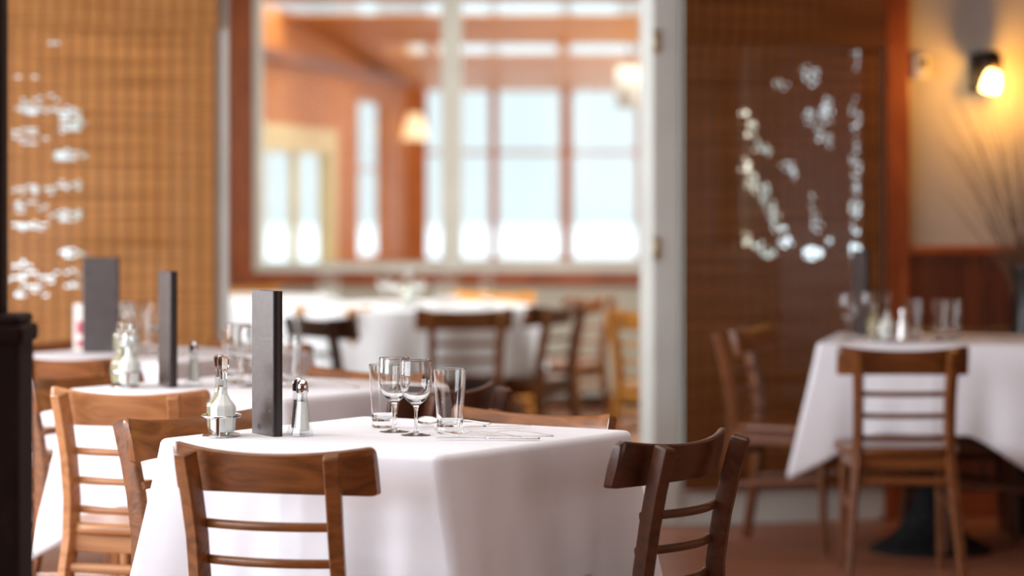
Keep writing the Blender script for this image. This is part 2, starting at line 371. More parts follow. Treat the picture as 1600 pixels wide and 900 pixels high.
# sun room left wall with door and narrow window
sd = ps-pq; sl = sd.length; sa = math.atan2(sd.y, sd.x)
def su(px):  # distance along the side wall for a column
    k = (px-800)/F; dv = sd/sl; return (k*pq.y-pq.x)/(dv.x-k*dv.y)
def sz(px, py):
    return Z(py, (pq+sd/sl*su(px)).y)
zt_side = 2.16
wall_open('wall_sunroom_left', pq, ps, 0, zt_side+.35, .04, [(su(392), su(523), 0, sz(460, 197)), (su(557), su(603), sz(580, 410), sz(580, 149))], orange_board, 1)
window('window_14', pq, sa, su(557), su(603), sz(580, 410), sz(580, 149), .03, .05, .07, orange_board, [], [(sz(580, 266), sz(580, 262))])
dz = sz(460, 197)
f = MB(); u0, u1 = su(392), su(523); fw = .22
f.box(u0, u0+.28, -.02, .08, 0, dz); f.box(u1-.18, u1, -.02, .08, 0, dz); f.box(u0+.28, u1-.18, -.02, .08, dz-.17, dz); f.box(u0+.28, u1-.18, -.02, .08, 0, .2)
um = u0+.28+(u1-.18-u0-.28)*.5
dr = struct(f.build('door_1', pale_wood, loc=(pq.x, pq.y, 0), rz=sa, bevel=.004))
MB().box(um-.04, um+.04, 0, .05, .2, dz-.17).build('door_stile', pale_wood, dr, .003)
MB().box(u0+.28, u1-.18, .02, .026, .2, dz-.17).build('pane', pane, dr)
# header beam along the side wall
struct(MB().box(0, sl, -.10, 0, zt_side, zt_side+.07).build('beam', trim_wood, loc=(pq.x, pq.y, 0), rz=sa, bevel=.006))
# sloped roof with two glazed strips
def zc(d): return 2.145+.075*(23-d)
mb = MB()
def roof(d0, d1, xa=-2.6, xb=1.9, th=.012, m=None):
    (m or mb).add([(xa, d0, zc(d0)), (xb, d0, zc(d0)), (xb, d1, zc(d1)), (xa, d1, zc(d1)), (xa, d0, zc(d0)+th), (xb, d0, zc(d0)+th), (xb, d1, zc(d1)+th), (xa, d1, zc(d1)+th)],
           [(0, 3, 2, 1), (4, 5, 6, 7), (0, 1, 5, 4), (2, 3, 7, 6), (0, 4, 7, 3), (1, 2, 6, 5)])
roof(20.72, 23.1); roof(18.66, 20.14); roof(17.7, 18.02)
roof(20.14, 20.72, -2.6, x2(600)*1.14); 
struct(mb.build('ceiling_sunroom', sun_ceiling))
mb = MB(); roof(18.02, 18.66, th=.004, m=mb); 
struct(mb.build('window_15', pane)); mb = MB(); roof(20.14, 20.72, x2(600)*1.14, 1.9, .004, mb); struct(mb.build('window_16', pane))
for k, px in enumerate((675, 880)):
    mb = MB(); x_ = X(px, 20); roof(19.9, 20.95, x_-.03, x_+.03, -.04, mb); struct(mb.build('beam', sun_ceiling, weld=True))
wall_open('wall_sunroom_right', (pr2.x, 17.7), pe, 0, 2.6, .1, [(.6, 2.2, .8, 2.2), (2.6, 4.6, .8, 2.2)], orange_board, -1)
# outdoors
struct(MB().box(-60, 60, 10.5, 120, -.35, -.15).build('ground_snow', snow))

# ------------------------------------------------------------ bamboo blinds
def blind(name, label, t0, t1, ztop, zhead, zbot, m, mc, patches, group):
    root = thing(name, label, 'blind', (WO.x, WO.y, 0), WA, group)
    mb = MB(); rnd = random.Random(3); y = -.045; step = .0085; sg = .02 if m is blind_left else .009
    z = zbot; rows = int((ztop-zbot)/step); nx = int((t1-t0)/sg)
    for r in range(rows):
        zc_ = zbot+r*step; jit = rnd.uniform(-.0012, .0012); op = rnd.choice((.25, .5, .8, 1.0) if m is blind_left else (.55, .75, .9))
        keep = []
        for i in range(nx):
            tt = t0+(i+.5)*(t1-t0)/nx; hole = False
            for (pt, pz, rt, rz_, pr_) in patches:
                if ((tt-pt)/rt)**2+((zc_-pz)/rz_)**2 < 1 and rnd.random() < pr_*op: hole = True; break
            keep.append(not hole)
        i = 0
        while i < nx:
            if keep[i]:
                j = i
                while j < nx and keep[j]: j += 1
                mb.box(t0+i*(t1-t0)/nx, t0+j*(t1-t0)/nx, y+jit-.0015, y+jit+.0015, zc_+.0001, zc_+step-.0001); i = j
            else: i += 1
    mb.build('bamboo_slats', m, root)
    c = MB(); n = int((t1-t0)/.055)
    for k in range(n+1):
        tt = t0+.01+k*(t1-t0-.02)/n; c.box(tt-.0018, tt+.0018, y-.0045, y-.0028, zbot, zhead)
    c.build('woven_cords', mc, root)
    v = MB()
    rows = int((ztop-zhead)/step)
    for r in range(rows):
        v.box(t0-.004, t1+.004, -.075+rnd.uniform(-.0012, .0012), -.071, zhead+r*step, zhead+(r+1)*step-.0002)
    v.box(t0-.004, t1+.004, -.076, -.0705, zhead-.006, zhead+.004)
    for k in range(n+1):
        tt = t0+.01+k*(t1-t0-.02)/n; v.box(tt-.0018, tt+.0018, -.0785, -.0765, zhead, ztop)
    v.build('valance', m, root)
    MB().box(t0, t1, -.055, -.035, zbot-.02, zbot).build('bottom_rail', m, root, .003)
    MB().box(t0, t1, -.07, -.0, ztop-.03, ztop).build('head_rail', m, root, .003)
    return root
def pt(px, py, rx, ry, pr=.8): return (wt(px), wz(px, py), rx/F*wd(px), ry/F*wd(px), pr)
PL = [pt(38, 118, 20, 8, .5), pt(60, 155, 38, 7, .35), pt(48, 172, 30, 9, .7), pt(105, 188, 26, 22, .85), pt(42, 215, 30, 13, .6), pt(105, 245, 25, 12, .75), pt(50, 300, 32, 8, .55), pt(108, 292, 22, 8, .5),
      pt(42, 325, 28, 9, .6), pt(104, 338, 26, 9, .75), pt(45, 356, 30, 10, .7), pt(100, 400, 30, 8, .5), pt(38, 415, 28, 7, .6), pt(112, 396, 16, 6, .8), pt(45, 438, 36, 12, .75), pt(104, 428, 26, 6, .6), pt(110, 443, 20, 6, .7), pt(48, 460, 24, 6, .7),
      pt(80, 70, 9, 9, .18), pt(228, 180, 12, 7, .12)]  # last two patches: gaps opened in place of ceiling bulb reflections
PR = [pt(1158, 180, 8, 12, .35), pt(1168, 205, 9, 16, .5), pt(1178, 228, 10, 14, .5), pt(1190, 238, 10, 8, .6), pt(1158, 262, 8, 14, .6), pt(1168, 285, 10, 16, .6), pt(1185, 300, 12, 14, .6), pt(1195, 318, 12, 14, .6), pt(1203, 340, 12, 14, .65),
      pt(1210, 360, 12, 12, .6), pt(1222, 380, 12, 9, .95), pt(1195, 396, 14, 7, .8), pt(1178, 385, 10, 10, .6), pt(1160, 375, 8, 10, .4), pt(1225, 262, 14, 7, .45), pt(1232, 275, 8, 8, .4),
      pt(1215, 130, 12, 12, .35), pt(1262, 122, 14, 14, .6), pt(1250, 108, 8, 12, .3), pt(1285, 175, 10, 22, .55), pt(1258, 185, 8, 14, .45), pt(1272, 208, 8, 14, .35), pt(1288, 225, 7, 12, .5),
      pt(1264, 397, 17, 9, .95), pt(1291, 380, 8, 6, .7), pt(1270, 350, 10, 14, .3), pt(1262, 320, 6, 20, .2), pt(1330, 100, 7, 26, .3), pt(1330, 185, 8, 34, .48), pt(1330, 265, 8, 44, .42), pt(1330, 335, 8, 40, .5), pt(1330, 391, 9, 13, .97)]
PR = [(a_, b_, c_, d_, e_*(.85 if e_ < .9 else 1)) for a_, b_, c_, d_, e_ in PR]
blind('bamboo_blind', 'golden woven bamboo blind behind the left-hand tables, light showing through gaps', bl0, wt(334), 2.40, wz(170, 44), zb+.005, blind_left, cord_m, PL, 'bamboo blinds')
blind('bamboo_blind', 'woven bamboo blind, dark brown with shade put into its colour, between pale jamb and redwood trim', wt(1062), wt(1371), 2.40, wz(1215, 68), zb+.005, blind_right, cord_d, PR, 'bamboo blinds')

# ------------------------------------------------------------ sconce, thermostat, vase
sp = WO+U*wt(1525); s_d = wd(1525)
sc = thing('wall_sconce', 'dark bronze wall sconce with one lit amber glass shade', 'wall lamp', (sp.x, sp.y, Z(112, s_d)), WA)
m = MB(); m.box(-.032, .032, -.02, 0, -.085, .075)
m.build('back_plate', dark_metal, sc, .01, 3)
m = MB(); m.tube([(0, -.015, .055), (0, -.07, .075), (.0, -.10, .055), (.01, -.105, .03)], lambda i, t: (.010, .010), n=10); m.build('arm', dark_metal, sc)
Ms = Matrix.Translation((.012, -.105, 0)) @ Matrix.Rotation(R(14), 4, 'Y')
m = MB(); m.lathe([(.0, .085), (.022, .082), (.040, .06), (.046, .02), (.042, .0), (.036, .0), (.036, .02), (0, .05)], 24, M=Ms); m.build('shade_holder', dark_metal, sc)
Ms2 = Matrix.Translation((.022, -.105, -.045)) @ Matrix.Rotation(R(14), 4, 'Y')
m = MB(); m.lathe([(0, .05), (.022, .048), (.032, .03), (.038, -.005), (.040, -.04), (.034, -.044), (0, -.046)], 24, M=Ms2); m.build('glass_shade', lamp_glow, sc)
pl_ = bpy.data.lights.new('sconce_light', 'POINT'); pl_.energy = 13; pl_.color = (1.0, .44, .07); pl_.shadow_soft_size = .03
po = bpy.data.objects.new('sconce_light', pl_); COL.objects.link(po); po.parent = sc; po.location = (.035, -.175, -.06)
tp = WO+U*wt(1437); td = wd(1437)
th = thing('thermostat', 'small ivory thermostat box on the wall left of the sconce', 'thermostat', (tp.x, tp.y, Z(105, td)), WA)
MB().box(-.032, .032, -.028, 0, -.048, .048).build('cover', plastic, th, .006, 3)
MB().box(-.018, .018, -.030, -.028, .0, .028).build('display', dark_metal, th)
m = MB(); m.lathe([(.009, 0), (.009, .006)], 16, M=Matrix.Translation((0, -.028, -.022)) @ Matrix.Rotation(PI/2, 4, 'X')); m.build('dial', plastic, th)

# ------------------------------------------------------------ chairs
SQ = [(1, .72), (.93, .93), (.80, 1), (-.80, 1), (-.93, .93), (-1, .72), (-1, -.72), (-.93, -.93), (-.80, -1), (.80, -1), (.93, -.93), (1, -.72)]
def make_chair(wm, label, seat_mat=None):
    """origin on the floor under the seat's centre, sitter looks along +Y"""
    t = thing('dining_chair', label, 'chair')
    hw = .158
    def post_path(s):
        pts = []
        for z, y, x in ((0, -.245, .195), (.12, -.222, .185), (.28, -.196, .172), (.42, -.182, .158), (.52, -.184, .154), (.62, -.200, .154), (.70, -.218, .157), (.789, -.2425, .161), (.793, -.2435, .161)):
            pts.append((s*x, y, z))
        return pts
    for s in (-1, 1):
        def wf(i, q): 
            k = .82 if i == 8 else 1
            return ((.0135+.003*min(1, q*1.4))*k if i else .012, ((.0195 if 2 <= i else .016))*k)
        MB().tube(post_path(s), wf, (math.cos(R(18)), s*math.sin(R(18)), 0), 12, sec=SQ).build('leg', wm, t).modifiers.new('edges', 'EDGE_SPLIT').split_angle = R(28)
        MB().tube([(s*.165, .165, .43), (s*.168, .17, .25), (s*.172, .178, 0)], lambda i, q: (.017-.004*q, .017-.004*q), (1, 0, 0), 12, 4).build('leg', wm, t)
    # crest rail: curved board, taller at its ends, leaning with the posts
    nx, half = 28, .223
    vs = []; fs = []; ring = []
    us = [0, .1, .2, .3, .4, .5, .6, .7, .78, .85, .91, .94, .955, .97, .982, .991, .997, 1]
    us = [-u for u in us[:0:-1]]+us; nx = len(us)-1
    for i in range(nx+1):
        u = us[i]; x = half*u; bow = .052*(u*u)
        e = 1-math.sqrt(max(0, 1-(max(0, abs(u)-.94)/.06)**2))
        zt = .789+.018*u*u-.013*e; zb_ = .708-.004*u*u+.007*e
        sec = []
        for (zz, yy) in ((zb_, .010), (zb_, -.010), ((zb_+zt)/2, -.0115), (zt-.004, -.0095), (zt, -.005), (zt, .005), (zt-.004, .0095), ((zb_+zt)/2, .0115)):
            lean = -(zz-.716)*.27
            sec.append((x, -.196+bow+yy+lean+.004, zz))
        vs += sec
    ns = 8
    for i in range(nx):
        for k in range(ns): fs.append((i*ns+k, i*ns+(k+1) % ns, (i+1)*ns+(k+1) % ns, (i+1)*ns+k))
    fs += [tuple(range(ns-1, -1, -1)), tuple(nx*ns+k for k in range(ns))]
    b = MB(); b.add(vs, fs, True); o = b.build('crest_rail', wm, t); 
    o.modifiers.new('edges', 'EDGE_SPLIT').split_angle = R(50)
    for z, y0 in ((.643, -.196), (.568, -.184), (.493, -.174)):
        pts = [(hw*u*.985, y0+.036*u*u-.020, z) for u in [-1+2*i/12 for i in range(13)]]
        MB().tube(pts, lambda i, q: (.0095, .0075), (0, 0, 1), 12, 2.6).build('back_slat', wm, t)
    # seat: rounded trapezoid
    def seat_loop(k, z):
        out = []
        for i in range(40):
            a = 2*PI*i/40; c, s_ = math.cos(a), math.sin(a); p = 4.5
            q = (abs(c)**p+abs(s_)**p)**(-1/p); y = .205*s_*q*k; w_ = .205+.018*(s_*q)
            out.append((w_*c*q*k, y-.0, z))
        return out
    loops = [seat_loop(.98, .432), seat_loop(1, .438), seat_loop(1, .452), seat_loop(.97, .462), seat_loop(.85, .458), seat_loop(.4, .450)]
    vs = [p for l in loops for p in l]; fs = [(i*40+k, i*40+(k+1) % 40, (i+1)*40+(k+1) % 40, (i+1)*40+k) for i in range(5) for k in range(40)]
    fs += [tuple(range(39, -1, -1)), tuple(200+k for k in range(40))]
    b = MB(); b.add(vs, fs, True); o = b.build('seat', seat_mat or wm, t)
    b = MB(); 
    b.box(-.165, .165, .155, .175, .385, .432); b.box(-.155, .155, -.185, -.165, .385, .432)
    b.box(-.175, -.155, -.175, .165, .385, .432); b.box(.155, .175, -.175, .165, .385, .432)
    b.build('seat_frame', wm, t, .003)
    for s in (-1, 1): MB().tube([(s*.172, -.205, .235), (s*.169, .172, .265)], lambda i, q: (.012, .008), (0, 0, 1), 10, 3).build('stretcher', wm, t)
    MB().tube([(-.168, -.19, .345), (.168, -.19, .345)], lambda i, q: (.013, .008), (0, 0, 1), 10, 3).build('stretcher', wm, t)
    MB().tube([(-.168, .17, .33), (.168, .17, .33)], lambda i, q: (.012, .008), (0, 0, 1), 10, 3).build('stretcher', wm, t)
    return t
proto = {}
def chair(cx, cy, face, wm, label, group, seat=None, sc_=1):
    """(cx,cy): where the middle of the crest rail stands; face: unit direction the sitter looks"""
    key = (wm.name, seat.name if seat else '')
    fx, fy = face; n = math.hypot(fx, fy); fx /= n; fy /= n
    rz = math.atan2(fy, fx)-PI/2
    loc = (cx+fx*.20, cy+fy*.20, 0)
    if key not in proto:
        t = make_chair(wm, label, seat); proto[key] = t; t['group'] = group; t.location = loc; t.rotation_euler = (0, 0, rz)
        if sc_ != 1: t.scale = (1, 1, sc_)
        return t
    return dup(proto[key], loc, rz, label, group, scale=sc_)

# ------------------------------------------------------------ tables and cloths
TH = .785
TA = math.atan2(-.42, .632)          # direction left->near of the diagonal row
half = .381
def square_cloth(c, ang, hl, drop, seed, flare=.105, tip=.15, hx=None, lean=True):
    rnd = random.Random(seed); hx = hx or hl; rc = .022
    per = []                       # (x, y, nx, ny, corner distance, side coordinate)
    def side(p0, p1, nrm, n=56):
        Ln = (Vector(p1)-Vector(p0)).length
        for i in range(n+1):
            # denser near corners
            q = .5-.5*math.cos(PI*i/n); p = Vector(p0).lerp(Vector(p1), q); c_ = min(q, 1-q)*Ln
            per.append((p.x, p.y, nrm[0], nrm[1], c_, q*Ln, k if q < .5 else (k+1) % 4, k))
    cs = [(-hx, -hl), (hx, -hl), (hx, hl), (-hx, hl)]; ns = [(0, -1), (1, 0), (0, 1), (-1, 0)]
    for k in range(4):
        a_, b_ = Vector(cs[k]), Vector(cs[(k+1) % 4]); d = (b_-a_).normalized()
        side(a_+d*rc, b_-d*rc, ns[k])
        cc = b_ - d*rc - Vector(ns[k])*rc
        for j in range(1, 8):
            th_ = math.atan2(ns[k][1], ns[k][0])+PI/2*j/8
            n_ = (math.cos(th_), math.sin(th_)); per.append((cc.x+rc*n_[0], cc.y+rc*n_[1], n_[0], n_[1], 0.0, 0, (k+1) % 4, -1))
    M_ = len(per); vs = []; rows = []
    # outward lean of the four corner folds; the near one leans towards the right-hand side
    D = []
    for c4 in range(4):
        n0, n1 = Vector(ns[c4-1]), Vector(ns[c4]); wa, wb = (.35, 1.35) if c4 == 1 and lean else ((1.4, .3) if c4 == 0 and not lean else ((.5, 1.0) if c4 == 1 else (1, 1)))
        D.append((n0*wa+n1*wb)*.72)
    ph = [rnd.uniform(0, 6.28) for _ in range(6)]
    r0 = .016
    for sc_ in (.0, .35, .7, .93):
        rows.append([(p[0]*sc_, p[1]*sc_, 0) for p in per])
    for j in range(5):
        a_ = PI/2*j/4; rows.append([(p[0]+p[2]*(r0*math.sin(a_)-r0+.004), p[1]+p[3]*(r0*math.sin(a_)-r0+.004), -r0*(1-math.cos(a_))) for p in per])
    NV = 22
    for j in range(1, NV+1):
        v = j/NV; row = []
        for i, p in enumerate(per):
            cd = p[4]; e = math.exp(-(cd/.075)**1.25); g = math.exp(-((cd-.13)/.05)**2)
            Lg = drop+tip*max(0, 1-cd/.20)**1.3
            zz = r0+v*(Lg-r0)
            o_ = .004+.020*v*(1-e) - .020*g*v**1.2
            dv = D[p[6]]*(flare*e*v**1.05)
            o_ += .006*v*math.sin(p[5]*17+ph[0]+i*0)*(1-e) + .003*v*math.sin(p[5]*41+ph[1]+v*1.5)*(1-e)
            o_ += -.004*math.exp(-((p[5]-hl+rc)/.006)**2)*min(1, v*4)
            row.append((p[0]+p[2]*o_+dv.x, p[1]+p[3]*o_+dv.y, -zz))
        rows.append(row)
    for r_ in rows: vs += r_
    fs = []
    for j in range(len(rows)-1):
        for i in range(M_): fs.append((j*M_+i, j*M_+(i+1) % M_, (j+1)*M_+(i+1) % M_, (j+1)*M_+i))
    b = MB(); b.add(vs, fs, True)
    o = b.build('tablecloth', cloth, loc=(c[0], c[1], TH), rz=ang, weld=True)
    s_ = o.modifiers.new('thickness', 'SOLIDIFY'); s_.thickness = .0014; s_.offset = -1
    return o
def round_cloth(c, rx, ry, drop, seed, waves=11, amp=.03, ang=0):
    rnd = random.Random(seed); n = 160; rows = []
    def ring(f, off, z, wv=0):
        out = []
        for i in range(n):
            a_ = 2*PI*i/n; w_ = wv*(.6+math.sin(waves*a_+1.3*math.sin(2*a_+seed)))*1.0
            out.append(((rx*f+off+w_)*math.cos(a_), (ry*f+off+w_)*math.sin(a_), z))
        return out
    rows += [ring(0, 0, 0), ring(.5, 0, 0), ring(.95, 0, 0), ring(1, 0, 0), ring(1, .006, -.002), ring(1, .009, -.009)]
    for j in range(1, 17):
        v = j/16; rows.append(ring(1, .009+.02*v, -.009-v*drop, amp*v**.8))
    vs = [p for r_ in rows for p in r_]
    fs = [(j*n+i, j*n+(i+1) % n, (j+1)*n+(i+1) % n, (j+1)*n+i) for j in range(len(rows)-1) for i in range(n)]
    b = MB(); b.add(vs, fs, True); o = b.build('tablecloth', cloth, loc=(c[0], c[1], TH), rz=ang, weld=True)
    s_ = o.modifiers.new('thickness', 'SOLIDIFY'); s_.thickness = .0014; s_.offset = -1
    return o
def make_table(c, ang, hx, hy, label, group, rnd=False):
    t = thing('dining_table', label, 'table', (c[0], c[1], 0), ang, group)
    b = MB()
    if rnd: b.lathe([(0, TH-.037), (1, TH-.037), (1, TH-.003), (0, TH-.003)], 64, False, sx=hx-.004, sy=hy-.004)
    else: b.box(-hx+.014, hx-.014, -hy+.014, hy-.014, TH-.037, TH-.0025)
    b.build('tabletop', dark_wood, t, .003)
    MB().lathe([(.0, .0), (.225, .0), (.225, .012), (.20, .022), (.15, .05), (.105, .10), (.075, .16), (.055, .24), (.043, .30), (.04, .33), (.0, .33)], 48).build('pedestal_base', iron, t)
    MB().lathe([(.035, .325), (.035, .70), (.05, .72), (.05, .735), (0, .735)], 32).build('column', iron, t)
    b = MB(); b.box(-.25, .25, -.025, .025, .732, .749); b.box(-.025, .025, -.25, .25, .730, .7485); b.build('top_bracket', iron, t)
    return t

OFF = Vector((-.457, 1.60))
C1 = Vector((-.252, 6.445)); C2 = C1+Vector((-.452, 1.60)); C3 = C1+OFF*2+Vector((-.03, .02))
nFL = Vector((-.554, -.832)); nFR = Vector((.832, -.554)); eL = Vector((.832, -.554))   # front-left normal / front-right normal
CB = Vector((X(1454, 10.66), 10.66)); AB = R(-12)
g_t = 'square pedestal tables'; g_c = 'white cloths on the square tables'
for nm, c, a_, lab, lab2, sd_ in (
    ('main', C1, TA, 'square pedestal table nearest the camera, hidden by its white cloth', 'white tablecloth on the nearest table, corner pointing at the camera', 1),
    ('two', C2, TA, 'square pedestal table second in the left row, hidden by its white cloth', 'white tablecloth on the second table of the left row, under the honey-coloured chair', 5),
    ('three', C3, TA, 'square pedestal table farthest back in the left row, under white cloth', 'white tablecloth on the table by the golden bamboo blind', 9),
    ('b', CB, AB, 'square table with black bell-shaped pedestal beside the dark blind', 'white tablecloth on the right-hand table beside the dark blind', 13)):
    make_table(c, a_, half, half, lab, g_t)
    o = square_cloth(c, a_, half, .31 if nm != 'b' else .325, sd_, tip=.16, lean=nm != 'b')
    tag(o, lab2, 'tablecloth', g_c)

gch = 'ladder-back dining chairs'
nBR = -nFL; nBL = -nFR
# main table chairs
fc1 = Vector((math.sin(R(19)), math.cos(R(19))))
chair(X(417, 5.88), 5.86, fc1, chair_wood, 'walnut-brown ladder-back chair in the foreground, its back squarely to the camera', gch, sc_=1.008)
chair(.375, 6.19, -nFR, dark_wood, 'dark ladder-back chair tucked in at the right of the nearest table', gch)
chair(.07, 6.93, nFL, chair_wood, 'chair on the far side of the nearest table, only its curved top rail showing', gch)
chair(-.775, 6.83, Vector((.76, -.65)), chair_wood, 'brown chair at the left of the nearest table, half hidden by cruets and menu', gch)
# table two
chair(X(195, 7.45), 7.42, Vector((math.sin(R(18)), math.cos(R(18)))), honey_wood, 'honey-coloured ladder-back chair in front of the second table on the left', gch, sc_=1.02)
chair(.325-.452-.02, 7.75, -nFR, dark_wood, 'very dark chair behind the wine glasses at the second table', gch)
chair(.07-.47, 8.53, nFL, chair_wood, 'chair behind the second table, its rail just above the cutlery', gch)
chair(X(118, 8.3), 8.32, Vector((.80, -.6)), chair_wood, 'brown chair at the far left beside the dark wooden post', gch)
# table three
chair(X(96, 9.22), 9.22, fc1, chair_wood, 'mid-brown chair in front of the table by the golden blind', gch)
chair(-.87, 10.1, nFL, chair_wood, 'chair behind the golden-blind table, rail near the pale jamb', gch)
chair(X(45, 10.15), 10.15, Vector((.6, -.8)), red_wood, 'reddish chair against the golden blind at far left', gch)
# right table
chair(X(1413, 9.75), 9.75, Vector((math.sin(R(1)), math.cos(R(1)))), red_wood, 'reddish-brown ladder-back chair facing the right-hand table, back to camera', gch, sc_=1.0)
chair(X(1158, 10.86), 10.86, Vector((math.cos(R(-23)), math.sin(R(-23)))), red_wood, 'reddish-brown chair seen side-on between dark blind and right-hand table', gch, sc_=1.02)
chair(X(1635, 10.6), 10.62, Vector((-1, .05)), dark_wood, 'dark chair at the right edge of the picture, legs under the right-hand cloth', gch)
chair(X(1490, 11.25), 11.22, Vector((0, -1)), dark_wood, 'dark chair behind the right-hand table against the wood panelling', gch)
# far room
CC = (X(640, 13.75), 13.75); CD = (X(365, 14.9), 14.9)
make_table(CC, 0, .60, .60, 'large round table in the far room under the interior window', 'round tables', True)
tag(round_cloth(CC, .60, .60, .31, 2, 13, .024), 'long rippling white cloth on the round table under the interior window', 'tablecloth', 'cloths on the far tables')
make_table(CD, 0, .48, .48, 'round table at the left of the far room behind the pale jamb', 'round tables', True)
tag(round_cloth(CD, .48, .48, .31, 4, 13, .022), 'white cloth on the round table partly behind the left pale jamb', 'tablecloth', 'cloths on the far tables')
gf = 'chairs in the far room'
chair(X(728, 12.97), 12.95, Vector((-.18, 1)), chair_wood, 'brown chair with black seat, back to us, at the right front of the round table', gf, vinyl)
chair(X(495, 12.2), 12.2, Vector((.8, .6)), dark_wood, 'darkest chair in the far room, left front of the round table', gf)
chair(X(516, 13.3), 13.3, Vector((.62, .78)), yellow_wood, 'golden chair with orange back behind the darkest far chair', gf)
chair(X(872, 13.5), 13.45, Vector((-.80, .45)), red_wood, 'reddish slatted chair at the right of the round table', gf)
chair(X(925, 14.6), 14.6, Vector((-.78, .42)), red_wood, 'reddish chair farthest right by the beige wall, light catching its rail', gf)
chair(X(1002, 12.9), 12.9, Vector((.72, .69)), yellow_wood, 'golden-yellow chair beside the pale jamb with hinges', gf)
chair(X(775, 15.2), 15.2, Vector((-.3, -1)), yellow_wood, 'golden chair behind the round table, rail under the window', gf)
chair(X(372, 16.1), 16.1, Vector((.1, -1)), yellow_wood, 'golden chair at the left of the far room next to the jamb', gf)

# ------------------------------------------------------------ glassware
def fine(prof, e=.0007):
    """extra rings close to every bend, so that shading bends only there"""
    out = [prof[0]]
    for (a, b) in zip(prof, prof[1:]):
        Ln = math.hypot(b[0]-a[0], b[1]-a[1])
        if Ln > 3*e:
            for q in (e/Ln, 1-e/Ln): out.append((a[0]+(b[0]-a[0])*q, a[1]+(b[1]-a[1])*q))
        out.append(b)
    return out
def curve(pts, n=4):
    """smooth Catmull-Rom through the profile points"""
    out = []
    for i in range(len(pts)-1):
        p0 = pts[max(i-1, 0)]; p1 = pts[i]; p2 = pts[i+1]; p3 = pts[min(i+2, len(pts)-1)]
        for k in range(n):
            t = k/n
            out.append(tuple(.5*(2*p1[c]+(p2[c]-p0[c])*t+(2*p0[c]-5*p1[c]+4*p2[c]-p3[c])*t*t+(3*p1[c]-p0[c]-3*p2[c]+p3[c])*t**3) for c in (0, 1)))
    return out+[pts[-1]]
def wine_glass(label, loc, rz=0):
    t = thing('wine_glass', label, 'wine glass', loc, rz)
    foot = [(0, .0022), (.012, .0018), (.024, .0010), (.0315, .0002), (.0330, .0001), (.0335, .0006), (.0335, .0012), (.0325, .0018)]
    up = curve([(.0325, .0018), (.014, .0045), (.0055, .0095), (.0042, .022), (.0040, .045), (.0048, .060), (.010, .069), (.0215, .0785), (.0305, .093), (.0350, .110), (.0362, .127), (.0355, .148), (.0342, .1672)])
    rim = [(.0340, .1679), (.0336, .1681), (.0332, .1679)]
    dn = curve([(.0330, .1672), (.0343, .148), (.0350, .127), (.0338, .110), (.0293, .0945), (.020, .0815), (.009, .0765), (0, .0755)])
    b = MB(); b.lathe(fine(foot)+up[1:]+rim+dn, 64); b.build('bowl_and_stem', glass, t, weld=True); return t
def tumbler(label, loc, rz=0):
    t = thing('water_tumbler', label, 'glass', loc, rz)
    pr = [(0, .0015), (.024, .0), (.027, .0012), (.029, .004), (.0292, .009), (.0288, .014), (.0296, .03), (.0318, .065), (.0345, .105), (.0368, .1445), (.0366, .1452), (.0360, .1455), (.0354, .1452), (.0350, .1445), (.0328, .105), (.0300, .065), (.0276, .032), (.0255, .024), (.020, .0205), (0, .0195)]
    b = MB(); b.lathe(fine(pr), 64); b.build('glass_body', glass, t, weld=True); return t
def tr(x, y, z=0): return Matrix.Translation((x, y, z))
def shaker(label, loc, fill, rz=0):
    t = thing('glass_shaker', label, 'shaker', loc, rz)
    b = MB(); b.lathe([(0, .0), (.024, .0), (.0262, .003), (.0235, .012), (.020, .03), (.0158, .06), (.013, .085), (.0115, .098), (.0105, .098), (.0108, .085), (.0125, .06), (.0155, .03), (.017, .014), (0, .010)], 8, False, ph=PI/8); b.build('glass_body', bottle, t)
    b = MB(); b.lathe([(0, .0115), (.0155, .0145), (.0145, .03), (.0115, .06), (.0102, .076), (0, .077)], 8, False, ph=PI/8); b.build('contents', fill, t)
    b = MB(); b.lathe([(.0128, .096), (.0134, .098), (.0134, .110), (.0125, .116), (.009, .1225), (.004, .1262), (0, .127)], 24); b.build('cap', chrome, t)
    return t
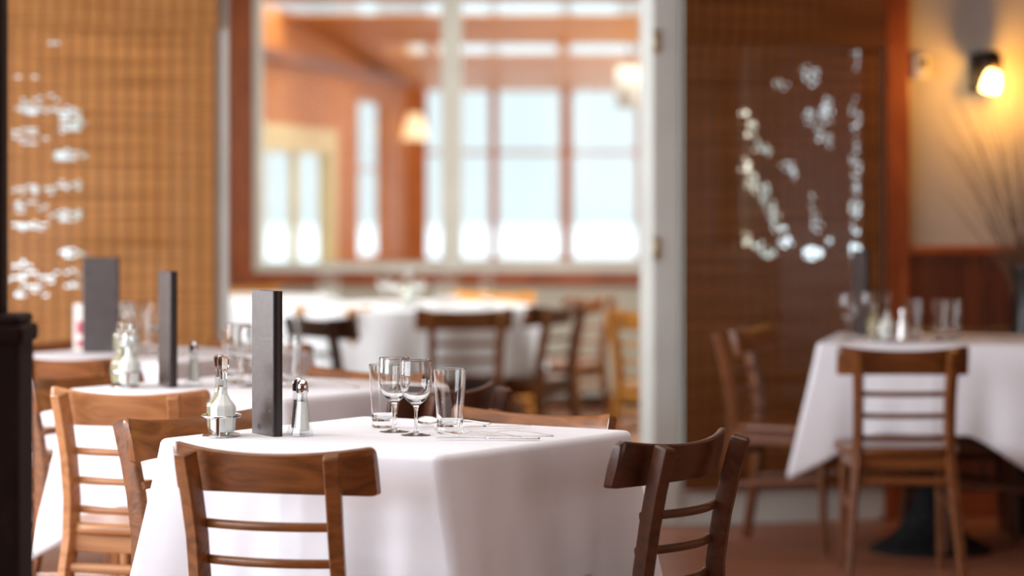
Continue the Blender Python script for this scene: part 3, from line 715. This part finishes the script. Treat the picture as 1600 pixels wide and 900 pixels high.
def cruets(label, loc, rz=0):
    t = thing('cruet_set', label, 'cruet set', loc, rz)
    for k, (x, y, f_) in enumerate(((.009, -.0315, dressing_m), (-.010, .0315, oil_m))):
        M_ = tr(x, y, .004)
        b = MB(); b.lathe([(0, 0), (.022, 0), (.0275, .004), (.0302, .012), (.0308, .022), (.0312, .034), (.0312, .060), (.0295, .068), (.0185, .082), (.0120, .091), (.0105, .10), (.0103, .130), (.0120, .133), (.0120, .136), (.0082, .136),
                           (.0085, .10), (.0100, .090), (.0165, .080), (.0275, .066), (.0292, .060), (.0292, .034), (.0284, .013), (.024, .007), (0, .006)], 10, False, M=M_)
        bo = b.build('cruet_bottle', bottle, t)
        b = MB(); b.lathe([(0, .0068), (.0215, .0078), (.0275, .014), (.0284, .034), (.0284, .059), (.0268, .0655), (.0158, .0792), (.0092, .090), (.0076, .10), (.0074, .106), (0, .106)], 10, False, M=M_); b.build('contents', f_, bo)
        b = MB(); b.lathe([(0, .122), (.0074, .124), (.0078, .138), (.0085, .142), (.0122, .149), (.0130, .154), (.0130, .169), (.0105, .174), (.0, .172)], 8, False, M=M_); b.build('stopper', glass, bo)
    b = MB(); b.lathe([(0, 0), (.043, 0), (.045, .0015), (.043, .003), (0, .0035)], 40, sx=.95, sy=1.55); b.build('rack_base', chrome, t)
    pts = [(.042*math.cos(a_), .068*math.sin(a_), .045) for a_ in [2*PI*i/48 for i in range(49)]]
    MB().tube(pts, lambda i, q: (.0030, .0018), (0, 0, 1), 8, 2, cap=False).build('rack_ring', chrome, t)
    for sy in (-1, 1):
        MB().tube([(.004, sy*.068, .044), (.004, sy*.068, .002)], lambda i, q: (.0045, .0012), (1, 0, 0), 8, 4).build('rack_strut', chrome, t)
    return t
def menu(label, loc, rz, wd_=.118, ht=.322):
    """stands upright; local X is its width, spine at +X"""
    t = thing('menu_folder', label, 'menu', loc, rz)
    MB().box(-wd_/2, wd_/2, -.0115, -.0085, 0, ht).build('front_cover', leather, t, .001)
    MB().box(-wd_/2, wd_/2, .0085, .0115, 0, ht).build('back_cover', leather_d, t, .001)
    b = MB(); b.tube([(wd_/2, 0, 0), (wd_/2, 0, ht)], lambda i, q: (.006, .0118), (1, 0, 0), 16, 2.2); b.build('spine', leather_d, t)
    for k in range(3): MB().box(-wd_/2+.004, wd_/2-.003, -.006+k*.005, -.0035+k*.005, .004, ht-.004).build('page', paper, t)
    pts = [(-.018+.0075*math.cos(a_), -.0117, .017+.0075*math.sin(a_)) for a_ in [2*PI*i/24 for i in range(25)]]
    b = MB(); b.tube(pts, lambda i, q: (.0007, .0007), (0, 1, 0), 6, 2, cap=False)
    pts = [(-.018+.0035*math.cos(a_), -.0117, .017+.0035*math.sin(a_)) for a_ in [2*PI*i/16 for i in range(13)]]
    b.tube(pts, lambda i, q: (.0006, .0006), (0, 1, 0), 6, 2); b.build('embossed_emblem', leather, t)
    return t
ZT_ = TH+.0005
def on(px, py, z=ZT_):
    d = (H-z)*F/(py-HZ); return (X(px, d), d, z)
def onx(px, d): return (X(px, d), d, ZT_)

gw = 'wine glasses'; gt = 'water tumblers'; gs = 'salt and pepper shakers'; gm = 'menu folders'; gq = 'cruet sets'
wg = wine_glass('rear-left of the two sharp wine glasses on the nearest table', onx(616, 6.50)); wg['group'] = gw
wg2 = dup(wg, onx(650, 6.41), 0, 'right-hand sharp wine glass on the nearest table, beside the clear tumbler', gw)
tb = tumbler('tumbler at the left of the two sharp wine glasses', onx(601, 6.62)); tb['group'] = gt
dup(tb, onx(703, 6.46), 1, 'sharp clear tumbler by the cutlery on the nearest table', gt)
sk = shaker('sharp glass salt shaker with chrome cap on the nearest table', onx(472.5, 6.385), salt_m, .2); sk['group'] = gs
sk2 = shaker('pepper shaker tucked behind the sharp salt shaker', onx(466, 6.45), pepper_m, .3); sk2['group'] = gs
cr_ = cruets('sharp cruet set with chrome ring at the left of the nearest table', onx(346, 6.40), R(-4)); cr_['group'] = gq
MR = R(-62)
mn = menu('tall grey leather menu between cruets and shaker on the nearest table', onx(417, 6.43), MR); mn['group'] = gm
# table two
dup(cr_, onx(196, 8.0), R(10), 'blurred cruet set on the second table above the honey-coloured chair', gq)
dup(mn, onx(262, 8.02), R(-68), 'narrow dark menu standing on the second table', gm)
dup(sk, onx(303, 8.05), .3, 'blurred white salt shaker on the second table', gs)
dup(wg, onx(372, 8.15), 0, 'blurred wine glass just left of the tall grey menu', gw)
dup(wg, onx(392, 8.0), 0, 'blurred wine glass half hidden by the tall grey menu', gw)
dup(tb, onx(452, 8.0), 0, 'blurred tumbler just right of the tall grey menu', gt)
dup(tb, onx(366, 8.25), 0, 'blurred tumbler behind the wine glasses left of the grey menu', gt)
# table three
dup(mn, onx(157, 9.7), R(-3), 'broad menu turned face-on in front of the golden blind', gm)
dup(wg, onx(206, 9.75), 0, 'blurred wine glass beside the broad face-on menu', gw)
dup(wg, onx(241, 9.8), 0, 'blurred wine glass directly left of the narrow dark menu', gw)
dup(tb, onx(222, 9.6), 0, 'blurred tumbler between two wine glasses by the golden blind', gt)
dup(cr_, onx(198, 9.5), .2, 'most distant left cruet set, behind the second table', gq)
cd_ = thing('table_card', 'small white and red printed card behind the broad menu', 'card', onx(122, 9.85), R(-5))
b = MB(); b.box(-.016, .016, -.001, .001, 0, .16); b.build('card_sheet', paper, cd_)
b = MB(); b.box(-.004, .014, -.0016, -.001, .055, .10); b.box(-.004, .014, -.0016, -.001, .01, .035); b.build('red_panel', red_print, cd_)
# right table
dup(wg, onx(1325, 10.55), 0, 'leftmost wine glass on the right-hand table', gw)
dup(wg, onx(1358, 10.75), 0, 'wine glass behind the cruets on the right-hand table', gw)
dup(mn, onx(1345, 10.86), R(-75), 'black menu standing at the back of the right-hand table', gm)
dup(cr_, onx(1377, 10.45), R(20), 'cruet set on the right-hand table', gq)
dup(sk, onx(1411, 10.4), .1, 'white shaker on the right-hand table, left of the tumblers', gs)
dup(tb, onx(1428, 10.6), 0, 'tumbler just right of the white shaker on the right-hand table', gt)
dup(tb, onx(1470, 10.5), 0, 'left one of the close pair of tumblers on the right-hand table', gt)
dup(tb, onx(1489, 10.52), 0, 'right one of the close pair of tumblers on the right-hand table', gt)
# far round table
for px, d, lab in ((507, 13.9, 'leftmost pair member of far tumblers under the window, front'), (522, 14.0, 'leftmost pair member of far tumblers under the window, back'), (690, 13.8, 'far tumbler right of the far cruets'), (708, 13.9, 'far tumbler second to the right of the far cruets'), (762, 13.7, 'rightmost far tumbler on the round table')):
    dup(tb, onx(px, d), 0, lab, gt)
for px, d, lab in ((600, 13.9, 'left wine glass of the far cluster on the round table'), (618, 13.6, 'middle wine glass of the far cluster on the round table'), (655, 13.8, 'right wine glass of the far cluster on the round table')):
    dup(wg, onx(px, d), 0, lab, gw)
dup(cr_, onx(638, 13.5), 0, 'far cruet set on the round table', gq)

# ------------------------------------------------------------ cutlery
def strip(pts, th=.0016, m=steel):
    """pts: list of (x, half width, z) -> a thin curved blade"""
    vs = []; fs = []
    for x, w_, z in pts:
        for (yy, zz) in ((-w_, 0), (0, -.0006), (w_, 0), (w_*.9, th), (0, th-.0004), (-w_*.9, th)): vs.append((x, yy, z+zz))
    n = len(pts)
    for i in range(n-1):
        for k in range(6): fs.append((i*6+k, i*6+(k+1) % 6, (i+1)*6+(k+1) % 6, (i+1)*6+k))
    fs += [(5, 4, 3, 2, 1, 0), tuple((n-1)*6+k for k in range(6))]
    return vs, fs
HANDLE = [(-.10, .004, .001), (-.097, .0085, .001), (-.085, .0095, .002), (-.05, .006, .008), (-.01, .004, .012), (.02, .0038, .010)]
def fork(label, loc, rz):
    t = thing('fork', label, 'fork', loc, rz)
    vs, fs = strip(HANDLE+[(.035, .008, .005), (.05, .0125, .003)]); MB().add(vs, fs, True).build('handle', steel, t)
    b = MB()
    for k in range(4):
        y = -.0105+.007*k; b.tube([(.048, y, .004), (.07, y, .007), (.092, y, .014)], lambda i, q: (.0018, .001), (0, 1, 0), 6, 2)
    b.build('tines', steel, t); return t
def spoon(label, loc, rz):
    t = thing('spoon', label, 'spoon', loc, rz)
    vs, fs = strip(HANDLE); MB().add(vs, fs, True).build('handle', steel, t)
    b = MB(); vs = []; fs = []; n = 24
    for r_, dz_ in ((1, 0), (.75, -.0035), (.4, -.006), (0, -.007)):
        for k in range(n):
            a_ = 2*PI*k/n; vs.append((.047+.03*r_*math.cos(a_), (.019+.003*math.cos(a_))*r_*math.sin(a_), .0095+dz_))
    for j in range(3):
        for k in range(n): fs.append((j*n+k, j*n+(k+1) % n, (j+1)*n+(k+1) % n, (j+1)*n+k))
    b.add(vs, fs, True); o = b.build('bowl', steel, t); s_ = o.modifiers.new('thickness', 'SOLIDIFY'); s_.thickness = .0012
    return t
def knife(label, loc, rz):
    t = thing('table_knife', label, 'knife', loc, rz)
    vs, fs = strip([(-.11, .004, .003), (-.105, .008, .003), (-.06, .0075, .003), (-.0, .0055, .003), (.01, .004, .003)], .004); MB().add(vs, fs, True).build('handle', steel, t)
    b = MB(); prof = [(.01, -.004), (.05, -.008), (.09, -.0085), (.11, -.004), (.118, .004), (.10, .0045), (.01, .0045)]
    n = len(prof); b.add([(x, y, .004) for x, y in prof]+[(x, y, .0052) for x, y in prof], [tuple(range(n-1, -1, -1)), tuple(range(n, 2*n))]+[(i, (i+1) % n, n+(i+1) % n, n+i) for i in range(n)]); b.build('blade', steel, t)
    return t
gcu = 'cutlery on the tables'
def cz(p, dz=0): return (p[0], p[1], p[2]+dz)
fk = fork('fork lying behind the sharp tumbler, tines to the left', cz(onx(745, 6.36)), R(168)); fk['group'] = gcu
fk2 = dup(fk, cz(onx(795, 6.40), .0), R(172), 'fork on the nearest table with tines raised, right of the tumbler', gcu)
sp_ = spoon('spoon with its bowl just right of the wine glass stem', cz(onx(700, 6.66)), R(185)); sp_['group'] = gcu; sp_.rotation_euler = (R(-24), 0, R(185)); sp_.location.z += .006
kn = knife('knife laid crosswise in front of the cutlery on the nearest table', cz(onx(765, 6.28)), R(176)); kn['group'] = gcu
dup(kn, cz(onx(752, 6.60)), R(10), 'knife lying behind the forks on the nearest table', gcu)
dup(fk, cz(onx(510, 8.0)), R(160), 'blurred fork on the second table near the pale cloth edge', gcu)
dup(sp_, cz(onx(486, 8.15)), R(165), 'blurred spoon on the second table beside the far tumbler', gcu)
dup(kn, cz(onx(1550, 10.5)), R(175), 'blurred knife on the right-hand table, right of the tumblers', gcu)
dup(fk, cz(onx(1535, 10.62)), R(170), 'blurred fork on the right-hand table, behind the knife', gcu)

# ------------------------------------------------------------ dark wooden post at the left
DP = 5.0
np_ = thing('newel_post', 'dark wooden post with a moulded cap at the left edge of the picture', 'post', (X(-28, DP), DP, 0), 0)
hw_ = .077; zcap = Z(490, DP)
MB().box(-hw_, hw_, -hw_, hw_, 0, zcap-.045).build('shaft', newel_wood, np_, .004)
b = MB(); b.box(-hw_-.008, hw_+.008, -hw_-.008, hw_+.008, zcap-.05, zcap-.018); b.build('cap', newel_wood, np_, .008, 4)
b = MB(); b.box(-hw_, hw_, -hw_, hw_, zcap-.018, zcap); b.build('cap_top', newel_wood, np_, .012, 4)
b = MB(); b.box(-.05, X(8, DP)-X(-28, DP), -.035, .035, zcap, 2.8); b.build('upper_post', newel_wood, np_, .004)

# ------------------------------------------------------------ twig vase
vp = (X(1606, 11.15), 11.15)
vs_ = thing('floor_vase', 'tall black vase at the right edge behind the table, in the corner of the panelling', 'vase', (vp[0], vp[1], 0))
MB().lathe([(0, 0), (.075, 0), (.08, .01), (.085, .30), (.078, .65), (.062, .86), (.058, .96), (.075, 1.03), (.078, 1.04), (.068, 1.035), (.05, .96), (.05, .80), (0, .70)], 40).build('vase_body', vase_m, vs_)
tw = thing('dry_twigs', 'bunch of tall thin dry twigs fanning up beside the sconce', 'twigs', (vp[0], vp[1], .72))
rr = random.Random(11)
for k in range(44):
    ex = rr.uniform(-.34, .12); ey = rr.uniform(-.08, .14); ez = rr.uniform(.55, 1.05)-abs(ex)*.2; bx, by = rr.uniform(-.025, .025), rr.uniform(-.025, .025)
    pts = []
    for i in range(9):
        q = i/8; c_ = q**1.7; pts.append((bx+ex*c_+.006*math.sin(q*9+k), by+ey*c_, q*ez))
    m = MB(); m.tube(pts, lambda i, q: (.0032*(1-q*.7), .0032*(1-q*.7)), (1, 0, 0), 6, 2); m.build('twig', twig_m, tw)

# ------------------------------------------------------------ sun room lamps
pd = (X(985, 20.6), 20.6)
pn = thing('pendant_lamp', 'white drum pendant hanging at the right in the sun room', 'pendant lamp', (pd[0], pd[1], Z(168, 20.6)))
r_ = 22/F*20.6; hh = 64/F*20.6
b = MB(); b.lathe([(r_, 0), (r_*.97, hh), (r_*.95, hh), (r_*.98, 0)], 40); o = b.build('shade', shade_m, pn)
MB().lathe([(.008, hh-.05), (.008, hh+.42)], 8).build('cord', dark_metal, pn)
b = MB(); b.lathe([(0, hh*.35), (.03, hh*.4), (.03, hh*.7), (.012, hh*.95), (0, hh)], 20); b.build('bulb', lamp_cream, pn)
q = pq+sd/sl*su(648)
q = Vector((X(648, 22.7), 22.7))
ls = thing('sunroom_sconce', 'small cream lampshade glowing on the sun room wall left of the mullion', 'wall lamp', (q.x, q.y, Z(218, 22.7)))
k_ = 22.7/F
b = MB(); b.lathe([(20*k_, 0), (15*k_, 26*k_), (9*k_, 40*k_), (0, 41*k_)], 32); b.build('shade', lamp_cream, ls)
MB().tube([(0, 0, 20*k_), (0, .1, 30*k_), (0, .28, 25*k_)], lambda i, t_: (.012, .012), n=8).build('arm', dark_metal, ls)
